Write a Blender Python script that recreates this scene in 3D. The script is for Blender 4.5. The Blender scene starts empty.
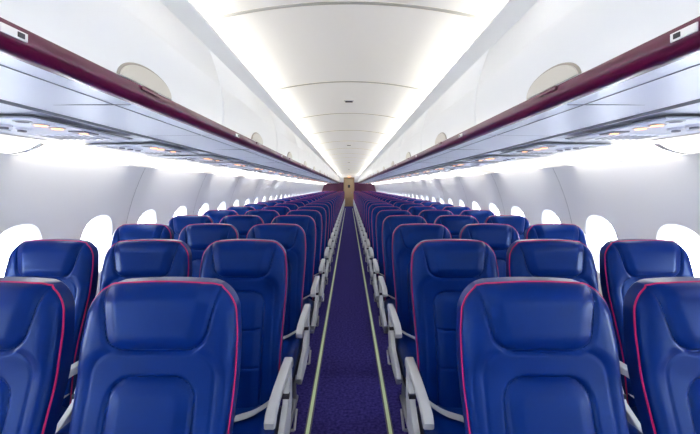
import bpy, bmesh, math
from mathutils import Vector, Matrix
S=bpy.context.scene
S.view_settings.view_transform='Standard'
S.view_settings.look='None'
S.view_settings.exposure=.38
CZ=1.40
# ---------------- materials ----------------
def mat(name,col,rough=.5,metal=0,noise=None,bump=None,emit=None,es=0,coat=0,spec=.5,tint=None):
    m=bpy.data.materials.new(name); m.use_nodes=True
    nt=m.node_tree; b=nt.nodes['Principled BSDF']
    b.inputs['Base Color'].default_value=(*col,1)
    b.inputs['Roughness'].default_value=rough
    b.inputs['Metallic'].default_value=metal
    b.inputs['Specular IOR Level'].default_value=spec
    if tint: b.inputs['Specular Tint'].default_value=(*tint,1)
    if coat:
        b.inputs['Coat Weight'].default_value=coat; b.inputs['Coat Roughness'].default_value=.15
    if emit:
        b.inputs['Emission Color'].default_value=(*emit,1); b.inputs['Emission Strength'].default_value=es
    if noise or bump:
        tc=nt.nodes.new('ShaderNodeTexCoord')
    if noise:
        sc,c2=noise
        n=nt.nodes.new('ShaderNodeTexNoise'); n.inputs['Scale'].default_value=sc; n.inputs['Detail'].default_value=6
        nt.links.new(tc.outputs['Object'],n.inputs['Vector'])
        r=nt.nodes.new('ShaderNodeValToRGB')
        r.color_ramp.elements[0].position=.35; r.color_ramp.elements[1].position=.65
        r.color_ramp.elements[0].color=(*col,1); r.color_ramp.elements[1].color=(*c2,1)
        nt.links.new(n.outputs['Fac'],r.inputs['Fac']); nt.links.new(r.outputs['Color'],b.inputs['Base Color'])
    if bump:
        sc,st,di=bump
        n=nt.nodes.new('ShaderNodeTexNoise'); n.inputs['Scale'].default_value=sc; n.inputs['Detail'].default_value=4
        nt.links.new(tc.outputs['Object'],n.inputs['Vector'])
        bp=nt.nodes.new('ShaderNodeBump'); bp.inputs['Strength'].default_value=st; bp.inputs['Distance'].default_value=di
        nt.links.new(n.outputs['Fac'],bp.inputs['Height']); nt.links.new(bp.outputs['Normal'],b.inputs['Normal'])
    return m
M_LEATHER=mat('blue_leather',(.0005,.0135,.122),.30,noise=(9,(.0008,.017,.143)),bump=(260,.10,.001),spec=.26,tint=(.32,.55,1))
M_PIPE=mat('magenta_piping',(.45,.006,.10),.5,spec=.3)
M_GREY=mat('armrest_grey_plastic',(.54,.56,.59),.4)
M_METAL=mat('seat_frame_metal',(.45,.46,.48),.35,.8)
M_BELT=mat('belt_webbing',(.36,.38,.42),.7,bump=(300,.3,.001))
M_BUCK=mat('belt_buckle',(.7,.7,.72),.25,1)
M_DARK=mat('dark_plastic',(.03,.03,.045),.5)
M_CARPET=mat('carpet',(.022,.018,.135),.95,noise=(55,(.062,.048,.26)),bump=(400,.6,.004),spec=.1)
M_STRIP=mat('photoluminescent_strip',(.70,.82,.52),.5,emit=(.75,.9,.5),es=.06)
M_STRIPE=mat('strip_edge',(.10,.10,.13),.5)
M_WALL=mat('sidewall_white',(.90,.915,.945),.45,noise=(1.2,(.91,.925,.95)))
M_SEAM=mat('panel_seam',(.26,.27,.31),.7)
M_RIB=mat('ceiling_joint',(.55,.54,.51),.6)
M_CEIL=mat('ceiling_white_fill_glow',(.84,.83,.80),.5,noise=(1.0,(.86,.85,.82)),emit=(1,.97,.88),es=.19)  # white panels, no lamp: weak emission added to even out cabin fill light
M_BIN=mat('bin_white',(.83,.85,.885),.32,noise=(1.5,(.845,.865,.895)),coat=.2)
M_RAILG=mat('rail_grey',(.82,.83,.84),.4)
M_MAG=mat('burgundy_rail',(.10,.003,.034),.28,coat=.2)
M_PSU=mat('psu_plastic',(.82,.845,.95),.36,coat=.1)
M_PSU2=mat('psu_unit_plastic',(.76,.79,.91),.40)
M_GRILLE=mat('vent_grille',(.22,.23,.28),.6)
M_BEIGE=mat('latch_beige',(.60,.57,.51),.4)
M_BEIGE2=mat('latch_rim',(.32,.29,.25),.4)
M_LENS=mat('cove_lens',(.9,.88,.8),.4,emit=(1,.94,.83),es=5.6)
M_LENS2=mat('cove_lens_dim',(.9,.88,.84),.4,emit=(1,.92,.78),es=.60)
M_TUBE=mat('fluorescent_tube',(.9,.9,.9),.4,emit=(1,.93,.80),es=11.5)
M_WARM=mat('reading_lamp',(.9,.5,.3),.4,emit=(1,.36,.10),es=3)
M_LABEL=mat('white_label',(.85,.85,.85),.5)
M_BULK=mat('bulkhead_plum',(.07,.008,.045),.5,noise=(3,(.09,.012,.06)))
M_TAN=mat('galley_tan',(.42,.32,.20),.5,noise=(4,(.46,.35,.23)))
M_CURT=mat('door_beige',(.50,.38,.24),.5)
M_PANE=bpy.data.materials.new('window_acrylic'); M_PANE.use_nodes=True
nt=M_PANE.node_tree; nt.nodes.clear()
o=nt.nodes.new('ShaderNodeOutputMaterial'); mx=nt.nodes.new('ShaderNodeMixShader'); t=nt.nodes.new('ShaderNodeBsdfTransparent'); g=nt.nodes.new('ShaderNodeBsdfGlossy')
g.inputs['Roughness'].default_value=.05; mx.inputs[0].default_value=.06
nt.links.new(t.outputs[0],mx.inputs[1]); nt.links.new(g.outputs[0],mx.inputs[2]); nt.links.new(mx.outputs[0],o.inputs[0])

# ---------------- builder ----------------
class B:
    def __init__(s): s.v=[];s.f=[];s.m=[];s.sm=[];s.mats=[]
    def mi(s,m):
        if m not in s.mats: s.mats.append(m)
        return s.mats.index(m)
    def add(s,vs,fs,m,smooth=False):
        o=len(s.v); s.v+= [tuple(p) for p in vs]; k=s.mi(m)
        for f in fs: s.f.append([i+o for i in f]); s.m.append(k); s.sm.append(smooth)
    def grid(s,rows,m,smooth=True,closed=False,flip=False):
        n=len(rows[0]); vs=[p for r in rows for p in r]; fs=[]
        for i in range(len(rows)-1):
            for j in range(n if closed else n-1):
                a=i*n+j; b=i*n+(j+1)%n; q=[a,b,b+n,a+n]
                fs.append(q[::-1] if flip else q)
        s.add(vs,fs,m,smooth)
    def box(s,c,d,m,bev=0,seg=3,smooth=None,rot=None):
        bm=bmesh.new(); bmesh.ops.create_cube(bm,size=1)
        for v in bm.verts: v.co=Vector((v.co.x*d[0],v.co.y*d[1],v.co.z*d[2]))
        if bev: bmesh.ops.bevel(bm,geom=bm.edges[:],offset=bev,segments=seg,profile=.5,affect='EDGES')
        if rot: bmesh.ops.transform(bm,matrix=rot,verts=bm.verts)
        bm.verts.index_update()
        s.add([v.co+Vector(c) for v in bm.verts],[[v.index for v in f.verts] for f in bm.faces],m,bool(bev) if smooth is None else smooth)
        bm.free()
    def tube(s,path,r,m,n=8,cap=True):
        P=[Vector(p) for p in path]; rows=[]
        up=Vector((0,0,1))
        prev=None
        for i,p in enumerate(P):
            t=(P[min(i+1,len(P)-1)]-P[max(i-1,0)]).normalized()
            if prev is None:
                a=t.cross(up) if abs(t.z)<.9 else t.cross(Vector((0,1,0)))
            else: a=prev-t*prev.dot(t)
            a.normalize(); prev=a; b=t.cross(a)
            rows.append([p+(a*math.cos(k*2*math.pi/n)+b*math.sin(k*2*math.pi/n))*r for k in range(n)])
        s.grid(rows,m,True,True)
        if cap:
            s.add(rows[0],[list(range(n))],m); s.add(rows[-1],[list(range(n))[::-1]],m)
    def prism(s,poly,x0,x1,m,bev=0):   # poly in (y,z), extruded along x
        bm=bmesh.new()
        a=[bm.verts.new((x0,y,z)) for y,z in poly]; b=[bm.verts.new((x1,y,z)) for y,z in poly]
        bm.faces.new(a); bm.faces.new(b[::-1]); n=len(poly)
        for i in range(n): bm.faces.new([a[i],b[i],b[(i+1)%n],a[(i+1)%n]])
        bmesh.ops.recalc_face_normals(bm,faces=bm.faces)
        if bev:
            es=[e for e in bm.edges if abs(e.verts[0].co.x-e.verts[1].co.x)<1e-6]
            bmesh.ops.bevel(bm,geom=es,offset=bev,segments=3,profile=.5,affect='EDGES')
        bm.verts.index_update()
        s.add([v.co.copy() for v in bm.verts],[[v.index for v in f.verts] for f in bm.faces],m,bool(bev)); bm.free()
    def mesh(s,name):
        me=bpy.data.meshes.new(name); me.from_pydata(s.v,[],s.f)
        for m in s.mats: me.materials.append(m)
        me.polygons.foreach_set('material_index',s.m); me.polygons.foreach_set('use_smooth',s.sm)
        bm=bmesh.new(); bm.from_mesh(me); bmesh.ops.remove_doubles(bm,verts=bm.verts,dist=1e-5)
        bmesh.ops.recalc_face_normals(bm,faces=bm.faces)
        for e in bm.edges:
            if len(e.link_faces)==2 and e.calc_face_angle(0)>math.radians(40): e.smooth=False
        bm.to_mesh(me); bm.free(); me.update(); return me
    def obj(s,name,loc=(0,0,0)):
        return inst(s.mesh(name),name,loc)
def inst(me,name,loc=(0,0,0),parent=None):
    o=bpy.data.objects.new(name,me); o.location=loc; S.collection.objects.link(o)
    if parent: o.parent=parent
    return o

# ---------------- seat ----------------
ZT=1.154; ZB=.44; RC=.070
def sst(a,b,x):
    t=max(0,min(1,(x-a)/(b-a))); return t*t*(3-2*t)
def hwid(z): return .182+.015*sst(.60,.98,z)-.010*sst(1.00,1.15,z)
def yf(z): return -(ZT-z)*.20-.012*math.exp(-((z-.66)/.13)**2)+.010*math.exp(-((z-.93)/.08)**2)
def rbox(x,z,hw,z0,z1,r):
    cz=(z0+z1)/2; hz=(z1-z0)/2
    qx=abs(x)-hw+r; qz=abs(z-cz)-hz+r
    return min(max(qx,qz),0)+math.hypot(max(qx,0),max(qz,0))-r
def front_off(x,z,zraw,w):
    de=-rbox(x,zraw,w,ZB-.5,ZT,RC)
    t=min(max(de,0)/.050,1); off=.034*math.sqrt(max(0,1-(1-t)**2))
    dh=rbox(x,zraw,.118+.03*(zraw-1.0)/.15,.992,1.6,.045)
    dl=rbox(x,zraw,.105,.2,.930,.055)
    gr=math.exp(-(dh/.0048)**2)+math.exp(-(dl/.0048)**2)
    if dl<0:
        gr+=.8*math.exp(-((zraw-.775-.10*x*x*8)/.0048)**2)+.8*math.exp(-((zraw-.63)/.0048)**2)
    ds=rbox(x,zraw,.152,.2,.992,.06)
    off+=.012*sst(0,.045,-dh)+.009*sst(0,.04,-dl)
    if dh>.004: gr+=.25*math.exp(-(ds/.004)**2)
    off+=.008*sst(.0,.03,ds)*sst(1.06,.95,zraw)
    return off-.0080*min(gr,1.2)
def build_seat(arms,name):
    b=B()
    NU=96
    zs=[]; n1=130
    for i in range(n1): zs.append(ZB+(ZT-RC-ZB)*i/n1)
    for i in range(19): zs.append(ZT-RC+RC*math.sin(i/18*math.pi/2))
    def W(z):
        w=hwid(z)
        if z>ZT-RC: t=(z-(ZT-RC))/RC; w=w-RC+RC*math.sqrt(max(0,1-t*t))
        return w
    fr=[];bk=[]
    for z in zs:
        w=W(z); rf=[];rb=[]
        for j in range(NU+1):
            u=-1+2*j/NU; u=math.sin(u*math.pi/2)*.25+u*.75
            x=u*w; zz=z-.014*(x/.2)**2*sst(.95,1.15,z)
            o=front_off(x,zz,z,hwid(z)); rf.append((x,yf(z)-o,zz))
        for j in range(25):
            u=-1+2*j/24; x=u*w; zz=z-.014*(x/.2)**2*sst(.95,1.15,z)
            de=-rbox(x,z,hwid(z),ZB-.5,ZT,RC); t=min(max(de,0)/.04,1)
            rb.append((x,yf(z)+.040+.022*math.sqrt(max(0,1-(1-t)**2)),zz))
        fr.append(rf);bk.append(rb)
    b.grid(fr,M_LEATHER); b.grid(bk,M_LEATHER,flip=True)
    rim_f=[r[0] for r in fr]+fr[-1][1:-1]+[r[-1] for r in fr[::-1]]
    rim_b=[(p[0],yf(min(ZT,p[2]+.014*(p[0]/.2)**2*sst(.95,1.15,p[2])))+.040,p[2]) for p in rim_f]
    b.grid([rim_f,rim_b],M_LEATHER)
    pp=[]
    for p in rim_f:
        q=Vector((p[0],p[1]-.001,p[2]))
        if not pp or (q-pp[-1]).length>.006: pp.append(q)
    b.tube(pp,.0028,M_PIPE,8)
    b.box((0,yf(ZB)+.018,ZB-.005),(.34,.055,.03),M_DARK,.008)
    rr=Matrix.Rotation(-.197,4,'X')
    b.box((0,yf(.86)+.072,.86),(.32,.018,.22),M_GREY,.006,rot=rr)
    b.box((0,yf(.62)+.070,.60),(.31,.016,.20),M_DARK,.006,rot=rr)
    rows=[]
    NX=28; prof=[(-.10,.36),(-.10,.455),(-.13,.480),(-.25,.478),(-.38,.482),(-.46,.486),(-.51,.480),(-.54,.460),(-.552,.43),(-.545,.395),(-.52,.37),(-.48,.36)]
    for (y,z) in prof:
        r=[]
        for j in range(NX+1):
            u=-1+2*j/NX; x=math.copysign(abs(u)**.8,u)*.190
            e=max(0,(abs(x)-.150)/.040)
            k=1-math.sqrt(max(0,1-min(e,1)**2))
            zz=z-(z-.41)*k*.55 ; r.append((x,y*(1)+(.012*k if y<-.4 else 0),zz+ (.006*math.exp(-((abs(x)-.13)/.03)**2) if z>.45 else 0)))
        rows.append(r)
    b.grid(rows,M_LEATHER)
    b.grid([[r[0] for r in rows],[(r[0][0]+.001,r[0][1]*.9-.02,.40) for r in rows]],M_LEATHER,False)
    b.grid([[r[-1] for r in rows],[(r[-1][0]-.001,r[-1][1]*.9-.02,.40) for r in rows]],M_LEATHER,False)
    b.box((0,-.31,.365),(.37,.40,.07),M_DARK,.01)
    b.tube([(x,-.553,.425) for x in [-.17,-.1,0,.1,.17]],.0035,M_PIPE,6)
    for sx in (-1,1):
        rows=[]
        for i in range(13):
            t=i/12; x=sx*(.182-.150*t); yy=-.165-.13*t-.02*math.sin(t*5); z=.492+.030*(1-t)**2+.004*math.sin(t*6)
            rows.append([(x,yy-.022,z),(x,yy+.022,z)])
        b.grid(rows,M_BELT)
        b.grid([[(p[0],p[1],p[2]-.003) for p in r] for r in rows],M_BELT)
    b.box((0,-.29,.497),(.062,.048,.014),M_BUCK,.004)
    b.tube([(-.20,-.17,.335),(.20,-.17,.335)],.02,M_METAL,12)
    b.tube([(-.20,-.42,.335),(.20,-.42,.335)],.02,M_METAL,12)
    for x in (-.13,.13):
        b.tube([(x,-.17,.335),(x,-.08,.10),(x,-.05,.02)],.013,M_METAL,10)
        b.tube([(x,-.42,.335),(x,-.40,.10),(x,-.40,.02)],.013,M_METAL,10)
        b.tube([(x,-.40,.06),(x,-.17,.32)],.009,M_METAL,8)
        b.box((x,-.22,.012),(.035,.42,.024),M_METAL,.005)
    b.tube([(-.19,-.50,.10),(.19,-.50,.10)],.008,M_METAL,8)
    for x in (-.19,.19): b.tube([(x,-.50,.10),(x,-.41,.16)],.008,M_METAL,8)
    for sx in arms:
        xc=sx*.2175
        arm=[(-.085,.612),(-.075,.640),(-.095,.653),(-.20,.656),(-.34,.653),(-.44,.646),(-.485,.634),(-.505,.614),(-.503,.594),(-.490,.588),(-.470,.594),(-.455,.608),(-.42,.620),(-.32,.627),(-.20,.624),(-.12,.610)]
        b.prism(arm,xc-.0185,xc+.0185,M_GREY,.006)
        link=[(-.07,.62),(-.12,.62),(-.150,.56),(-.18,.50),(-.28,.445),(-.42,.425),(-.50,.41),(-.525,.385),(-.50,.345),(-.30,.335),(-.12,.36),(-.075,.45)]
        b.prism(link,xc-.013,xc+.013,M_GREY,.005)
        b.box((xc+sx*.0175,-.11,.63),(.008,.03,.03),M_METAL,.003)
        b.box((xc,-.16,.52),(.029,.03,.02),M_DARK,.003)
    return b.mesh(name)
m_both=build_seat((-1,1),'airplane_seat_both'); m_l=build_seat((-1,),'airplane_seat_l'); m_r=build_seat((1,),'airplane_seat_r')
XS=(.483,.931,1.370); PITCH=.765; NR=31
for r in range(NR):
    y=1.0+PITCH*r
    for sx in (-1,1):
        for k,x in enumerate(XS):
            me=m_both if k==0 else (m_l if sx<0 else m_r)
            inst(me,'airplane_seat',(sx*x,y,0))
# ---------------- shell ----------------
BP=1.35; BS=.455
Y0=-.95; Y1=BS+BP*18
def wx(z): return math.sqrt(1.80**2-(z-.75)**2)
fb=B(); fb.box((0,(Y0+28)/2,-.03),(3.7,28-Y0,.06),M_CARPET); fb.obj('floor')
for sx,nm in ((-1,'left'),(1,'right')):
    b=B()
    b.box((sx*.236,(Y0+Y1)/2,.003),(.036,Y1-Y0,.006),M_STRIPE)
    b.box((sx*.236,(Y0+Y1)/2,.0045),(.020,Y1-Y0,.006),M_STRIP)
    b.obj('floor_path_light_strip')
WP=.65; WC=.99; HZ=.34
wys=[2.03+WP*k for k in range(-4,36)]
wstart=wys[0]-WP/2; wend=wys[-1]+WP/2
for sx,nm in ((-1,'left'),(1,'right')):
    b=B()
    P=lambda y,z,o=0:(sx*(wx(z)+o),y,z)
    zl=[0.0,.1,.2,.3,.4,.5,.6,WC-HZ]; zu=[WC+HZ,1.36,1.40,1.45,1.5,1.56]
    for zz in (zl,zu): b.grid([[P(wstart,z) for z in zz],[P(wend,z) for z in zz]],M_WALL)
    q=12
    for k,yc in enumerate(wys):
        per=[]
        hw=WP/2
        for i in range(q): per.append((-hw+2*hw*i/q,-HZ))
        for i in range(q): per.append((hw,-HZ+2*HZ*i/q))
        for i in range(q): per.append((hw-2*hw*i/q,HZ))
        for i in range(q): per.append((-hw,HZ-2*HZ*i/q))
        def oval(y,z,a,bb):
            th=math.atan2(z/bb,y/a); c,s_=math.cos(th),math.sin(th); n=2.5
            return (a*math.copysign(abs(c)**(2/n),c),bb*math.copysign(abs(s_)**(2/n),s_))
        rings=[]
        for t in (0,.2,.4,.6,.8,1):
            ring=[]
            for (y,z) in per:
                oy,oz=oval(y,z,.168,.212); ring.append(P(yc+y+(oy-y)*t,WC+z+(oz-z)*t))
            rings.append(ring)
        for a,bb,o in ((.164,.208,.005),(.155,.198,.014),(.140,.180,.044),(.125,.165,.066),(.112,.152,.072)):
            rings.append([P(yc+oval(y,z,a,bb)[0],WC+oval(y,z,a,bb)[1],o) for y,z in per])
        b.grid(rings,M_WALL,True,True)
        pane=[P(yc+oval(y,z,.114,.154)[0],WC+oval(y,z,.114,.154)[1],.074) for y,z in per]
        b.add(pane,[list(range(len(pane)))],M_PANE)
        if k%2==0:
            ys=yc-WP/2
            zz=[.0+.05*i for i in range(32)]
            b.grid([[P(ys-.0022,z,-.0012) for z in zz],[P(ys+.0022,z,-.0012) for z in zz]],M_SEAM)
    b.grid([[(sx*(wx(z)-.03),wstart,z) for z in (0,.1,.2)]+[(sx*(wx(.22)-.001),wstart,.22)],[(sx*(wx(z)-.03),wend,z) for z in (0,.1,.2)]+[(sx*(wx(.22)-.001),wend,.22)]],M_RAILG)
    b.obj('wall_'+nm)
for sx in (-1,1):
    b=B()
    k=-1
    while BS+BP*k<Y1-.3:
        ya=BS+BP*k
        for (a,c,m) in ((0.02,.93,M_LENS),(.95,1.33,M_LENS2)):
            ys=[ya+a,ya+c]
            sec=[(1.452,1.612),(1.50,1.585),(1.55,1.568),(1.603,1.560)]
            b.grid([[(sx*x,y,z) for x,z in sec] for y in ys],m)
        for (a,c) in ((-.02,.02),(.93,.95)):
            b.grid([[(sx*x,ya+yy,z-.003) for x,z in sec] for yy in (a,c)],M_WALL)
        k+=1
    sec=[(1.44,1.628),(1.45,1.620),(1.455,1.63),(1.62,1.575),(1.606,1.556),(1.612,1.550)]
    b.grid([[(sx*x,y,z) for x,z in sec] for y in (Y0,Y1)],M_WALL,False)
    b.obj('window_cove_light')
# ---------------- overhead bins ----------------
def build_bin(sx):
    b=B(); g=.003; L=BP
    face=[]
    for i in range(15):
        t=i/14; z=1.692+(2.052-1.692)*t
        x=.600+.062*t**1.6-.012*math.sin(t*math.pi)
        face.append((x,z))
    ys=[g,.01,L-.01,L-g]
    ins=[.006,0,0,.006]
    b.grid([[(sx*(x+i_),y,z) for x,z in face] for y,i_ in zip(ys,ins)],M_BIN)
    b.grid([[(sx*(x+.008),y,z) for x,z in face] for y in (0,L)],M_SEAM)
    rail=[(.602,1.692),(.595,1.690),(.596,1.672),(.604,1.652),(.616,1.645),(.640,1.6455)]
    b.grid([[(sx*x,y,z) for x,z in rail] for y in (0,L)],M_MAG)
    und=[(.640,1.6465),(.80,1.645),(.960,1.642)]
    b.grid([[(sx*x,y,z) for x,z in und] for y in (g,L-g)],M_PSU)
    b.grid([[(sx*x,y,z) for x,z in ((.960,1.642),(.962,1.654),(.976,1.654),(.978,1.636))] for y in (0,L)],M_SEAM,False)
    b.grid([[(sx*x,y,z) for x,z in ((.978,1.636),(1.25,1.631),(1.445,1.626))] for y in (g,L-g)],M_PSU)
    b.grid([[(sx*x,y,z+.006) for x,z in ((.63,1.65),(1.445,1.632))] for y in (0,L)],M_SEAM,False)
    b.box((sx*.80,L/2,1.6445),(.30,.003,.002),M_SEAM)
    b.box((sx*.700,L/2,1.6450),(.002,L-.02,.002),M_SEAM)
    def fx(z):
        t=(z-1.692)/(2.052-1.692); return .600+.062*max(t,0)**1.6-.012*math.sin(t*math.pi)
    def half(a,h,out,m):
        N=28; rim=[];inn=[];base=[]
        for i in range(N+1):
            th=math.pi*i/N; y=L/2+a*math.cos(th); z=1.693+h*math.sin(th)
            rim.append((sx*(fx(z)+.002),y,z)); 
            y2=L/2+(a-.006)*math.cos(th); z2=1.693+(h-.005)*math.sin(th)
            inn.append((sx*(fx(z2)-out),y2,z2)); base.append((sx*(fx(1.693)-out),y2,1.693))
        b.grid([rim,inn],m); b.grid([inn,base],m)
    half(.152,.062,.004,M_BEIGE2); half(.146,.057,.007,M_BEIGE)
    b.box((sx*.592,L/2,1.684),(.006,.09,.012),M_MAG,.002)
    led=[(.662,2.052),(.668,2.056),(.655,2.070),(.622,2.098),(.612,2.108),(.613,2.118),(.622,2.112),(.64,2.104),(.82,2.100)]
    b.grid([[(sx*x,y,z) for x,z in led] for y in (0,L)],M_RAILG)
    b.tube([(sx*.700,.03,2.136),(sx*.700,L-.03,2.136)],.012,M_TUBE,10)
    for y in (.03,L-.03): b.box((sx*.700,y,2.125),(.02,.02,.05),M_LABEL,.002)
    for y in (.22,):
        b.box((sx*.5945,y,1.674),(.003,.055,.016),M_LABEL,.001)
        b.box((sx*.5925,y+.012,1.674),(.002,.014,.009),M_DARK)
    return b.mesh('overhead_bin')
bins={-1:build_bin(-1),1:build_bin(1)}
k=-1; ybins=[]
while BS+BP*k<Y1-.2:
    for sx in (-1,1): inst(bins[sx],'overhead_bin',(0,BS+BP*k,0))
    ybins.append(BS+BP*k); k+=1
YE=ybins[-1]+BP
def build_psu(sx):
    b=B(); zc=1.620
    b.box((sx*1.19,0,zc+.0032),(.375,.56,.003),M_SEAM)
    b.box((sx*1.19,0,zc),(.36,.545,.008),M_PSU2,.003)
    for i in range(3):
        y=-.165+.075*(i-1)
        x=sx*1.20
        b.tube([(x,y,zc),(x,y,zc-.012)],.026,M_PSU,18)
        b.tube([(x,y,zc-.006),(x,y,zc-.018)],.014,M_GRILLE,12)
        x=sx*1.07
        b.tube([(x,y,zc),(x,y,zc-.007)],.026,M_GREY,18)
        b.tube([(x,y,zc-.004),(x,y,zc-.0085)],.018,M_WARM if i!=0 else M_GRILLE,14)
    b.box((sx*1.19,.15,zc-.005),(.25,.15,.005),M_PSU,.002)
    for j in range(7): b.box((sx*(1.10+.03*j),.15,zc-.0078),(.008,.12,.002),M_GRILLE)
    b.box((sx*1.05,.02,zc-.006),(.06,.09,.006),M_GRILLE,.002)
    b.box((sx*1.05,.02,zc-.0095),(.022,.022,.002),M_WARM)
    b.box((sx*1.31,-.14,zc-.005),(.05,.20,.006),M_RAILG,.002)
    return b.mesh('passenger_service_unit')
ps={-1:build_psu(-1),1:build_psu(1)}
for r in range(-1,NR):
    for sx in (-1,1): inst(ps[sx],'passenger_service_unit',(0,.72+PITCH*r,0))
# ---------------- ceiling ----------------
b=B()
cx=[-.83+.0415*i for i in range(41)]
def cz(x): return 2.275-.066*(abs(x)/.6)**2-.015*max(0,(abs(x)-.6)/.2)**2
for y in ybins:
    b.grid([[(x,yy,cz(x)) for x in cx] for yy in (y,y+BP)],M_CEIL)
    b.grid([[(x,y+dy,cz(x)-dz) for x in cx] for dy,dz in ((-.013,0),(-.010,.003),(.010,.003),(.013,0))],M_RIB,False)
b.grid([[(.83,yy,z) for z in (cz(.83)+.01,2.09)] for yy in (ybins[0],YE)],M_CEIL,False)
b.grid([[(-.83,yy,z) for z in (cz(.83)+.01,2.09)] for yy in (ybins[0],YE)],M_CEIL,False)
b.obj('ceiling')
for i,y in enumerate((3.85,7.9,13.3,18.7)):
    b=B(); b.box((0,y,2.268),(.075,.05,.016),M_DARK,.004); b.box((0,y,2.272),(.10,.075,.012),M_RAILG,.004); b.obj('ceiling_speaker')
# ---------------- end walls ----------------
b=B(); b.box((0,Y0-.03,1.12),(3.7,.06,2.5),M_WALL); b.obj('wall_front')
b=B()
for sx in (-1,1): b.box((sx*1.10,Y1+.03,.85),(1.50,.06,1.70),M_BULK,.004)
for sx in (-1,1): b.box((sx*1.10,Y1+.03,2.0),(1.50,.06,.60),M_WALL,.004)
b.box((0,Y1+.03,2.17),(.72,.06,.28),M_WALL,.004)
b.obj('wall_back')
b=B(); 
b.box((0,27.4,1.1),(3.7,.06,2.4),M_TAN); b.obj('wall_galley')
b=B()
b.box((0,27.0,.98),(.62,.05,1.92),M_CURT,.01); b.box((0,26.96,1.45),(.16,.02,.2),M_DARK,.01); b.box((.2,26.955,1.0),(.03,.03,.1),M_METAL,.004)
b.box((0,26.97,.4),(.40,.015,.5),M_TAN,.006)
b.obj('door_1')
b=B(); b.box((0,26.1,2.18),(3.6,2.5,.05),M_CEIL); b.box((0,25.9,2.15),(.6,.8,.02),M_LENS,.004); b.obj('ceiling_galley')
b=B()
for sx in (-1,1): b.box((sx*1.4,26.1,1.09),(.05,2.4,2.18),M_TAN)
b.obj('wall_galley_side')
b=B(); b.box((0,Y1-.02,2.07),(.22,.03,.08),M_LABEL,.004); b.box((0,Y1-.037,2.07),(.18,.006,.05),M_WARM); b.obj('exit_sign')
# ---------------- world & camera ----------------
w=bpy.data.worlds.new('World'); S.world=w; w.use_nodes=True
bg=w.node_tree.nodes['Background']; bg.inputs[0].default_value=(.84,.92,1,1); bg.inputs[1].default_value=19.0
cam=bpy.data.cameras.new('cam'); co=bpy.data.objects.new('camera',cam); S.collection.objects.link(co)
co.location=(0,0,CZ); co.rotation_euler=(math.radians(90),0,0)
cam.lens=36*380/700; cam.sensor_width=36; cam.shift_y=-30/700; cam.shift_x=1/700; cam.clip_start=.02
S.camera=co
